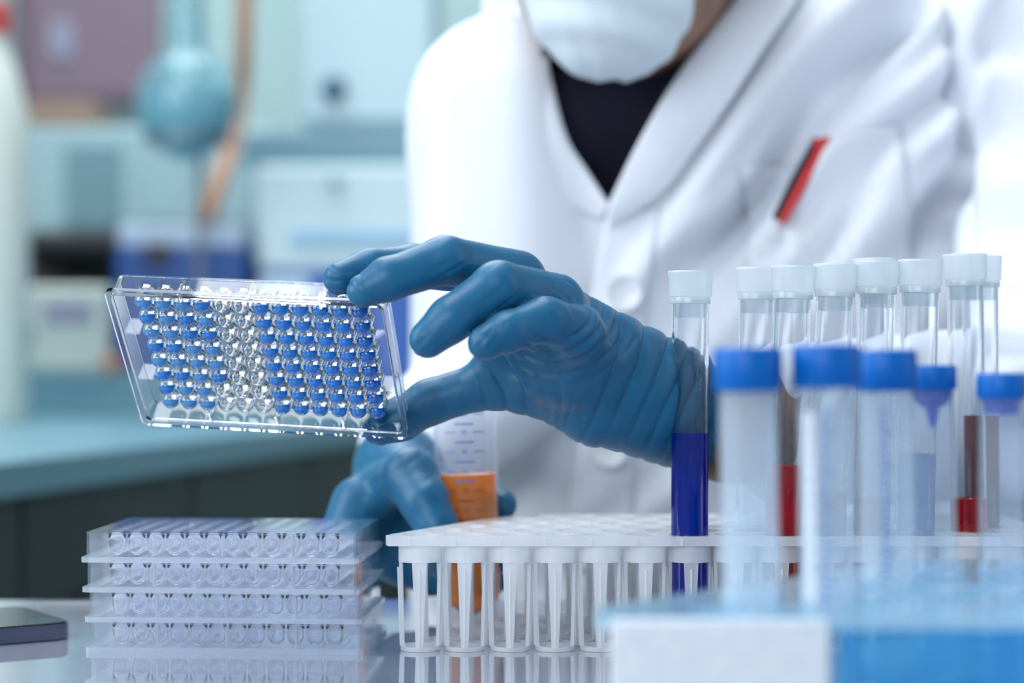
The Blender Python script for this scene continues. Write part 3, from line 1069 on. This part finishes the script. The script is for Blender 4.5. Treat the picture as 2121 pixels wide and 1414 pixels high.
def chain(p, pts, k=3.0):
    d = None
    for (a, ra), (b, rb) in zip(pts[:-1], pts[1:]):
        c = caps(p, a, b, ra, rb)
        d = c if d is None else smin(d, c, k)
    return d


# ---- holding hand: joints (photo column, row, distance) and radii in mm
J = lambda x, y, d, r: (P(x, y, d), r)
FING = [
    [J(1015, 560, 897, 11), J(852, 551, 882, 9.6), J(765, 556, 869, 8.6), J(704, 577, 860, 7.3)],
    [J(1075, 572, 882, 11.5), J(921, 539, 855, 10.4), J(803, 579, 845, 9.2), J(754, 602, 843, 7.4)],
    [J(1150, 622, 868, 12), J(1032, 592, 846, 10.6), J(933, 663, 836, 9.6), J(886, 702, 833, 8.2)],
    [J(1195, 690, 860, 11.5), J(1130, 662, 843, 9.7), J(1050, 688, 833, 8.6), J(1005, 709, 829, 7.5)],
]
THUMB = [J(1225, 838, 908, 15.5), J(1100, 802, 918, 12.6), J(1005, 797, 926, 11.2), J(890, 832, 928, 10.3), J(832, 866, 926, 9.8), J(787, 888, 922, 8.2)]
WR_T, WR_B = J(1490, 850, 950, 20), J(1490, 898, 952, 21)


def hand_sdf(p, extra=True):
    palm = caps(p, WR_T[0], P(1150, 640, 876), 19.5, 12.5)
    palm = smin(palm, caps(p, WR_B[0], P(1240, 846, 908), 20.5, 17), 14)
    palm = smin(palm, caps(p, P(1400, 838, 938), P(1190, 745, 893), 25, 20), 12)
    palm = smin(palm, caps(p, P(1330, 830, 928), P(1075, 600, 890), 16, 11.5), 10)
    palm = smin(palm, caps(p, P(1200, 760, 890), P(1195, 695, 866), 17, 12), 10)
    palm = smin(palm, caps(p, P(1150, 760, 900), P(1060, 660, 900), 17, 12), 10)
    palm = smin(palm, caps(p, P(1040, 600, 902), P(1030, 780, 924), 9.5, 10), 10)
    if extra:
        palm = smin(palm, caps(p, P(1490, 875, 951), P(1530, 882, 960), 28.5, 27.5), 8)
    th = chain(p, THUMB, 4)
    d = smin(palm, th, 9)
    for k, ch in enumerate(FING):
        d = np.minimum(d, smin(palm, chain(p, ch, 3), 7))
    return d


V, Q = surface_nets(hand_sdf, P(640, 1000, 845) - np.array([0, 50, 20]), P(1560, 460, 905) + np.array([12, 90, 20]), 0.95)
V = relax(V, Q, 2)
N = vnormals(V, Q)
px, py = to_px(V)
near = np.clip(-N[:, 1], 0, 1) ** 0.5
disp = np.zeros(len(V))
# ring creases around the root of the little finger
rr = np.hypot(px - 1150, (py - 630) * 1.05)
w = sstep(60, 85, rr) * (1 - sstep(120, 215, rr)) * sstep(-20, 50, (px - 1150) * 0.7 + (py - 630) * 0.75) * near
disp += 1.8 * w * crease(rr / 8.2 + 0.25 * np.sin(py / 23.0), 1.4)
# creases across the wrist and the back of the hand
q = px + 0.00155 * (py - 800) ** 2 + 0.28 * (py - 800)
w = sstep(1215, 1260, q) * (1 - 0.35 * sstep(1400, 1500, q)) * sstep(600, 690, py) * (1 - 0.55 * sstep(800, 900, py))
disp += 1.6 * w * crease(q / 13.5 + 0.8 * np.sin(py / 61.0) + 0.5 * np.sin(q / 47.0), 1.6)
# long folds towards the knuckles
q = (px - 1130) * 0.62 - (py - 600) * 0.78
w = sstep(1090, 1130, px) * (1 - sstep(1270, 1330, px)) * sstep(-80, -40, -abs(q)) * near
disp += 0.25 * w * crease(q / 11.0, 2)
# thumb web folds
q = (px - 1040) * 0.93 - (py - 820) * 0.38
w = np.exp(-(((px - 1060) / 70) ** 2 + ((py - 800) / 62) ** 2))
disp += 1.5 * w * crease(q / 12.0 + 0.4 * np.sin(py / 19.0), 2)
# finger joints and tips
for cx, cy, s, wl, ang in ((1150, 865, 60, 9, 0.2), (935, 560, 32, 7, 1.1), (1040, 628, 30, 7, 0.9), (730, 600, 34, 9, 2.2), (690, 578, 30, 8, 2.0), (868, 705, 30, 9, 0.8), (1000, 705, 26, 8, 0.6), (1190, 600, 45, 8, -0.6), (780, 890, 40, 9, 1.9)):
    q = (px - cx) * math.cos(ang) + (py - cy) * math.sin(ang)
    w = np.exp(-(((px - cx) ** 2 + (py - cy) ** 2) / s ** 2))
    disp += 0.75 * w * crease(q / wl + 0.7 * np.sin((px + py) / 17.0), 2)
disp += 0.18 * np.sin(V[:, 0] / 5.1 + 2 * np.sin(V[:, 2] / 7.0)) * np.sin(V[:, 2] / 6.3 + V[:, 1] / 8.0)
V = V + N * disp[:, None]
px, py = to_px(V)
Q = Q[(px < 1496 - ((py - 850) / 115) ** 2 * 24)[Q].all(1)]
used = np.unique(Q)
rm_ = -np.ones(len(V), np.int64); rm_[used] = np.arange(len(used))
GLOVE_L = (V[used], rm_[Q])

# ---- other hand, gripping the orange tube
tc = P(975, 1100, 1010)
FING2 = [
    [J(838, 975, 1064, 12.5), J(900, 1002, 1050, 11), J(1000, 1035, 1036, 9.5), J(1040, 1044, 1022, 8)],
    [J(815, 1030, 1062, 12.5), J(900, 1075, 1048, 11), J(1000, 1095, 1036, 9.5), J(1040, 1098, 1022, 8)],
    [J(800, 1085, 1060, 12), J(900, 1140, 1046, 10.5), J(1000, 1150, 1034, 9), J(1036, 1150, 1022, 8)],
    [J(800, 1140, 1056, 11), J(890, 1195, 1044, 9.5), J(980, 1205, 1034, 8.5), J(1020, 1205, 1024, 7.5)],
]
THUMB2 = [J(800, 1010, 1040, 15), J(850, 985, 1008, 14), J(880, 1040, 994, 12.5), J(905, 1090, 988, 10.5), J(925, 1125, 988, 9)]


def hand2_sdf(p, extra=True):
    w_ = P(825, 972, 1090)
    palm = caps(p, w_, P(838, 990, 1058), 24, 15)
    palm = smin(palm, caps(p, w_, P(760, 1120, 1050), 22, 14), 10)
    palm = smin(palm, caps(p, P(750, 1050, 1035), P(715, 1120, 1025), 17, 14), 12)
    palm = smin(palm, caps(p, P(790, 1060, 1055), P(830, 1150, 1052), 20, 16), 10)
    d = smin(palm, chain(p, THUMB2, 4), 6)
    for ch in FING2:
        d = np.minimum(d, smin(palm, chain(p, ch, 3), 7))
    return d


V2, Q2 = surface_nets(hand2_sdf, P(640, 1245, 1040) + np.array([0, -85, -8]), P(1090, 850, 1060) + np.array([0, 70, 20]), 1.8)
V2 = relax(V2, Q2, 2)
N2 = vnormals(V2, Q2)
px, py = to_px(V2)
q = (px - 800) * 0.5 + (py - 1000) * 0.4
V2 = V2 + N2 * (0.5 * crease(q / 15.0 + np.sin(py / 31.0), 2))[:, None]

# ---- arms, torso, head
SH_R, EL_R, WR_R = P(1050, 225, 1310), P(1020, 800, 1270), P(850, 940, 1125)
SH_L, EL_L, WR_L = P(2175, 215, 1320), P(2180, 850, 1130), P(1515, 880, 956)


def torso_sdf(p):
    d = caps(p, P(1080, 250, 1335), P(2000, 190, 1345), 68, 72)
    for x, y0, y1, r in ((1130, 360, 1250, 92), (1400, 300, 1250, 104), (1640, 280, 1250, 104), (1860, 300, 1250, 92)):
        d = smin(d, caps(p, P(x, y0, 1345), P(x, y1, 1345), r, r), 30)
    return d


def sleeves_sdf(p, off=0.0):
    d = np.minimum(smin(caps(p, SH_R, EL_R, 62 + off, 50 + off), caps(p, EL_R, WR_R, 48 + off, 31 + off), 16),
                   smin(caps(p, SH_L, EL_L, 64 + off, 54 + off), caps(p, EL_L, P(1640, 880, 985), 52 + off, 40 + off), 16))
    return d


def coat_sdf(p):
    d = smin(torso_sdf(p), sleeves_sdf(p), 18)
    d = smin(d, caps(p, P(1420, 120, 1370), P(1420, 40, 1385), 74, 68), 22)
    return d


HEAD = P(1300, -200, 1262)


def head_sdf(p):
    d = ell(p, HEAD, (76, 98, 108))
    d = smin(d, ell(p, P(1268, -40, 1222), (56, 62, 58)), 26)
    d = smin(d, ell(p, P(1270, -165, 1180), (11, 20, 22)), 9)
    for s in (-1, 1):
        d = smin(d, ell(p, HEAD + np.array([s * 78, 10, -8]), (8, 18, 30)), 6)
    d = smin(d, caps(p, P(1330, 0, 1290), P(1410, 130, 1345), 55, 62), 18)
    return d


def body_sdf(p):
    d = smin(head_sdf(p), torso_sdf(p) + 54, 18)
    arms = np.minimum(chain(p, [(SH_R, 42), (EL_R, 32), (WR_R, 22)], 10), chain(p, [(SH_L, 42), (EL_L, 32), (P(1640, 880, 985), 28), (WR_L, 26.5), (P(1440, 868, 942), 24)], 10))
    d = smin(d, arms, 14)
    return d


def body_full(p):
    d = body_sdf(p)
    m = (p[..., 1] < 990) & (p[..., 0] < 150) & (p[..., 2] > 40) & (p[..., 2] < 215)
    if m.any():
        q = p[m]
        d[m] = smin(d[m], np.maximum(hand_sdf(q, False) + 3.0, q[..., 0] - 130), 2)
    m = (p[..., 0] < 20) & (p[..., 1] > 940) & (p[..., 1] < 1130) & (p[..., 2] < 130)
    if m.any():
        d[m] = np.minimum(d[m], hand2_sdf(p[m]) + 3.4)
    return d


HEADT = HEAD[2] + 115
person = thing('person', (110, 1330, -380), 'person in a white lab coat, blue gloves and face mask holding up a well plate', 'person')
PO = np.array([110, 1330, -380.0])


def pm(name, V, Q, mat, parent=person, smooth=True):
    return mk(name, V - PO, [tuple(q) for q in Q.tolist()] if isinstance(Q, np.ndarray) else Q, mat, parent, smooth=smooth)


lo = np.array([-175, 815, -60.0]); hi = np.array([450, 1470, HEADT + 10])
Vb, Qb = surface_nets(body_full, lo, hi, 4.0)
Vb = relax(Vb, Qb, 1)
pm('body', Vb, Qb, M['skin'])
g = pm('glove', *GLOVE_L, M['nitrile'])
g['label'] = 'wrinkled blue nitrile glove gripping the plate'
g = pm('glove', V2, Q2, M['nitrile'])
g['label'] = 'blue nitrile glove around the orange tube'

# shirt (torso only)
Vs, Qs = surface_nets(lambda p: np.maximum(smin(smin(torso_sdf(p) + 42, caps(p, P(1405, 135, 1340), P(1350, 70, 1318), 74, 68), 24), caps(p, P(1190, 240, 1330), P(1400, 180, 1330), 60, 70), 24), p[..., 2] - 352),
                      np.array([-60, 1180, -60.0]), np.array([420, 1460, 380.0]), 6.0)
pm('shirt', relax(Vs, Qs, 2), Qs, M['shirt'])

# coat
Vc, Qc = surface_nets(coat_sdf, np.array([-180, 850, -75.0]), np.array([500, 1490, 400.0]), 5.0)
Vc = relax(Vc, Qc, 2)
Nc = vnormals(Vc, Qc)
px, py = to_px(Vc)


def coat_fold(px, py, Y):
    q = px * 0.79 + py * 0.61
    al = px * -0.61 + py * 0.79
    qq = q + 14 * np.sin(al / 170.0) + 9 * np.sin(al / 71.0 + 1)
    m = sstep(1290, 1420, q) * (1 - sstep(1960, 2010, px)) * (1 - 0.75 * sstep(430, 640, py))
    fd = 25.0 * m * (np.sin(qq / 27.0) * 0.5 + 0.16 * np.sin(qq / 13.5 + 0.8) + np.sin(qq / 52.0 + 0.6) * 0.5 + 0.2 * np.sin(qq / 15.0 + al / 90.0))
    # gentle folds on the other side and the lower front
    ml = (1 - sstep(1180, 1300, px)) * sstep(860, 900, px)
    fd = fd + 3.0 * ml * np.sin(px / 42.0 + 0.9 * np.sin(py / 150.0))
    lowm = sstep(820, 930, py)
    fd = fd + 6.0 * lowm * np.sin((px + 0.35 * (py - 900)) / 48.0 + 0.8 * np.sin(py / 120.0)) * (1 - sstep(1700, 1800, px))
    # armhole groove
    gx = 1992 + 0.05 * (py - 300)
    fd = fd - 18.0 * np.exp(-((px - gx) / 16.0) ** 2) * (1 - sstep(560, 700, py))
    # sleeve folds
    ms = sstep(2010, 2050, px)
    fd = fd + 13.0 * ms * np.sin((py * 0.75 + px * 0.55) / 25.0 + 1.2 * np.sin(px / 45.0))
    return fd


front = np.clip(-Nc[:, 1] * 1.6, 0, 1)
Vc = Vc + Nc * (coat_fold(px, py, Vc[:, 1]) * front)[:, None]
px, py = to_px(Vc)


def in_poly(x, y, poly):
    ins = np.zeros(len(x), bool)
    n = len(poly)
    for i in range(n):
        (x1, y1), (x2, y2) = poly[i], poly[(i + 1) % n]
        c = ((y1 > y) != (y2 > y)) & (x < (x2 - x1) * (y - y1) / (y2 - y1 + 1e-9) + x1)
        ins ^= c
    return ins


VNECK = [(1110, -400), (1128, 80), (1160, 240), (1205, 335), (1258, 424), (1300, 340), (1345, 262), (1395, 175), (1460, 90), (1545, -10), (1700, -400)]
kill = in_poly(px, py, VNECK) & (Nc[:, 1] < 0.25)
keepf = ~kill[Qc].any(1)
# open cuffs and hem
cuff = (caps(Vc, WR_R, WR_R + (WR_R - EL_R) * 0.01, 1, 1) < 35) & False
Qk = Qc[keepf]
used = np.unique(Qk)
remap = -np.ones(len(Vc), np.int64); remap[used] = np.arange(len(used))
coat = pm('coat', Vc[used], remap[Qk], M['coat'])


def coat_depth(px, py):
    """distance at which the line of sight of a photo point meets the coat"""
    px, py = np.atleast_1d(px).astype(float), np.atleast_1d(py).astype(float)
    t = np.full(px.shape, 1120.0)
    for _ in range(60):
        pts = np.stack([(px - CX) / F * t, t, CAMZ + (HY - py) / F * t], -1)
        t = t + np.clip(torso_only(pts) * 0.9, -10, 40)
    return np.minimum(t, 1345.0)


def torso_only(p):
    d = torso_sdf(p)
    return smin(d, caps(p, P(1420, 120, 1370), P(1420, 40, 1385), 74, 68), 22)


def catmull(pts, n):
    pts = np.array(pts, float)
    out = []
    tt = np.linspace(0, len(pts) - 1 - 1e-6, n)
    for t in tt:
        i = int(t); s = t - i
        a, b, c, e = pts[max(i - 1, 0)], pts[i], pts[min(i + 1, len(pts) - 1)], pts[min(i + 2, len(pts) - 1)]
        out.append(0.5 * (2 * b + (c - a) * s + (2 * a - 5 * b + 4 * c - e) * s * s + (3 * b - a - 3 * c + e) * s ** 3))
    return np.array(out)


def drape(name, edge_a, edge_b, off, nu=40, nv=12, thick=2.5, mat='coat', parent=None, fold=True):
    """cloth strip laid on the coat between two drawn edges; off(v) its height over the coat"""
    A_, B_ = catmull(edge_a, nu), catmull(edge_b, nu)
    s = np.linspace(0, 1, nv)
    G = A_[:, None] * (1 - s[None, :, None]) + B_[:, None] * s[None, :, None]
    X, Y = G[..., 0].ravel(), G[..., 1].ravel()
    d = coat_depth(X, Y)
    if fold:
        d = d - coat_fold(X, Y, d)
    o_ = np.broadcast_to(np.array([off(k) for k in s])[None], (nu, nv)).ravel()
    d = d - o_
    pts = np.stack([(X - CX) / F * d, d, CAMZ + (HY - Y) / F * d], -1)
    f = [(i * nv + j, i * nv + j + 1, (i + 1) * nv + j + 1, (i + 1) * nv + j) for i in range(nu - 1) for j in range(nv - 1)]
    o = pm(name, pts, f, M[mat], parent or person)
    m = o.modifiers.new('cloth', 'SOLIDIFY')
    m.thickness = thick * 0.001
    m.offset = 0
    return o


# lapels, front overlap, pocket
drape('lapel', [(1578, -75), (1528, -5), (1450, 92), (1388, 180), (1335, 272), (1296, 348), (1262, 424)],
      [(1690, -75), (1655, -5), (1590, 92), (1520, 200), (1440, 310), (1370, 400), (1262, 470)], lambda s: 14 - 8 * s * s + 4 * s, 44, 12)
drape('lapel', [(1112, -20), (1124, 60), (1146, 180), (1175, 285), (1215, 350), (1262, 424)],
      [(1000, -10), (1000, 70), (1010, 200), (1050, 330), (1120, 400), (1250, 455)], lambda s: 6 - 4.5 * s, 40, 10)
drape('front_overlap', [(1262, 424), (1232, 560), (1205, 760), (1180, 1000), (1170, 1180)], [(1370, 430), (1345, 600), (1330, 780), (1315, 1000), (1305, 1180)], lambda s: 5 - 4 * s, 30, 8)
pk = drape('pocket', [(1540, 345), (1548, 480), (1560, 640), (1570, 740)], [(1650, 343), (1640, 480), (1640, 640), (1640, 740)], lambda s: 4, 20, 8)
drape('pocket', [(1712, 296), (1660, 400), (1625, 480), (1640, 640), (1650, 740)], [(1862, 255), (1880, 380), (1890, 480), (1900, 640), (1905, 740)], lambda s: 8 - 4 * s, 24, 12)


def on_coat(x, y, off):
    d = coat_depth([x], [y])[0]
    d = d - coat_fold(np.array([x]), np.array([y]), d)[0] - off
    return P(x, y, d)


for bx, by in ((1292, 606), (1262, 930)):
    bp = on_coat(bx, by, 9)
    v, f = lathe([(0, 0), (9.5, 0), (11.5, 1.6), (11.2, 3), (8, 2.6), (7, 2.0), (0, 2.0)], 32)
    v = np.c_[v[:, 0], -v[:, 2], v[:, 1]]
    bt = mk('button', v + bp - PO, f, M['button'], person)
    for sx in (-2, 2):
        v, f = lathe([(0, 0), (0.9, 0), (0.9, 2.3), (0, 2.3)], 10)
        v = np.c_[v[:, 0] + sx, -v[:, 2], v[:, 1]]
        mk('stitch_hole', v + bp - PO, f, M['coat'], bt)

# pen clipped in the pocket
pa, pb = on_coat(1698, 292, 15), on_coat(1612, 456, 13)
pen = thing('pen', pb, 'red and black pen clipped into the coat pocket', 'pen')
ax = (pb - pa) / np.linalg.norm(pb - pa)
sd = np.cross(ax, np.array([0, 1.0, 0])); sd /= np.linalg.norm(sd)
mk('barrel', *pipe([pa - pb + sd * 2.2, (pa - pb) * 0.5 + sd * 2.6, sd * 2.4], [3.2, 3.6, 2.8], 12), M['pen_red'], pen)
mk('clip', *pipe([pa - pb - sd * 2.4, (pa - pb) * 0.5 - sd * 2.6, -sd * 2.2], [2.0, 2.6, 2.2], 10), M['pen_black'], pen)
mk('cap_end', *pipe([pa - pb + np.array([-5, 0, -2.0]), pa - pb + np.array([6, -1, 1.0])], [2.6, 2.2], 10), M['pen_red'], pen)

# mask with pleats
mc, mr = P(1266, -52, 1210), np.array([55.0, 62.0, 66.0])
nu, nv = 60, 60
vs, fs = [], []
for i in range(nu):
    th = math.pi * (0.04 + 0.92 * i / (nu - 1))      # bottom to top
    for j in range(nv):
        ph_ = math.pi * (-0.58 + 1.16 * j / (nv - 1))
        x, z = math.sin(ph_) * math.sin(th), -math.cos(th)
        y = -math.cos(ph_) * math.sin(th)
        zz = z + 0.18 * x
        pl = 1 + 0.022 * math.sin(zz * 17.0) * (1 - sstep(0.75, 0.95, np.array(abs(x)))) * sstep(-0.95, -0.6, np.array(z)) + 0.005 * math.sin(x * 23 + z * 9)
        vs.append(mc + mr * np.array([x, y, z]) * np.array([1, 1, 1]) * pl)
for i in range(nu - 1):
    for j in range(nv - 1):
        fs.append((i * nv + j, i * nv + j + 1, (i + 1) * nv + j + 1, (i + 1) * nv + j))
mo = pm('face_mask', np.array(vs), fs, M['mask'])
sm = mo.modifiers.new('cloth', 'SOLIDIFY'); sm.thickness = 0.0012
for s in (-1, 1):
    for dz in (28, -25):
        a = mc + np.array([s * 56, 5, dz]); b = HEAD + np.array([s * 80, 12, -8 + dz * 0.5])
        mk('ear_loop', *pipe([a - PO, (a + b) / 2 + np.array([s * 4, 0, 0]) - PO, b - PO], 1.6, 8), M['mask'], mo)

# hair, eyes and brows over the mask
Vh, Qh = surface_nets(lambda p: np.maximum(head_sdf(p) - 7 - 2 * np.sin(p[..., 0] / 5) * np.sin(p[..., 2] / 9), -(p[..., 2] - HEAD[2] - 14 + (HEAD[1] - 50 - p[..., 1]) * -0.75)),
                      HEAD - np.array([100, 130, 130]), HEAD + np.array([100, 130, 130]), 4.0)
pm('hair', relax(Vh, Qh, 1), Qh, M['hair'])
for s in (-1, 1):
    ex, ez = HEAD[0] + s * 31 - 6, HEAD[2] + 12
    ys = np.arange(HEAD[1] - 160, HEAD[1], 1.0)
    hit = ys[np.argmax(head_sdf(np.stack([np.full_like(ys, ex), ys, np.full_like(ys, ez)], -1)) < 0)]
    ec = np.array([ex, hit + 8.5, ez])
    v, f = lathe([(12 * math.sin(a), -12 * math.cos(a)) for a in np.linspace(0, math.pi, 10)], 16)
    e = mk('eye', v + ec - PO, f, M['eye'], person)
    v, f = lathe([(5 * math.sin(a), -5 * math.cos(a)) for a in np.linspace(0, math.pi, 8)], 12)
    mk('iris', v + ec + np.array([0, -7.6, -0.5]) - PO, f, M['hair'], e)
    mk('eyebrow', *pipe([ec + np.array([-s * 15, -9, 15]) - PO, ec + np.array([0, -7, 19]) - PO, ec + np.array([s * 15, 3, 15]) - PO], [3, 3.4, 2], 8), M['hair'], person)
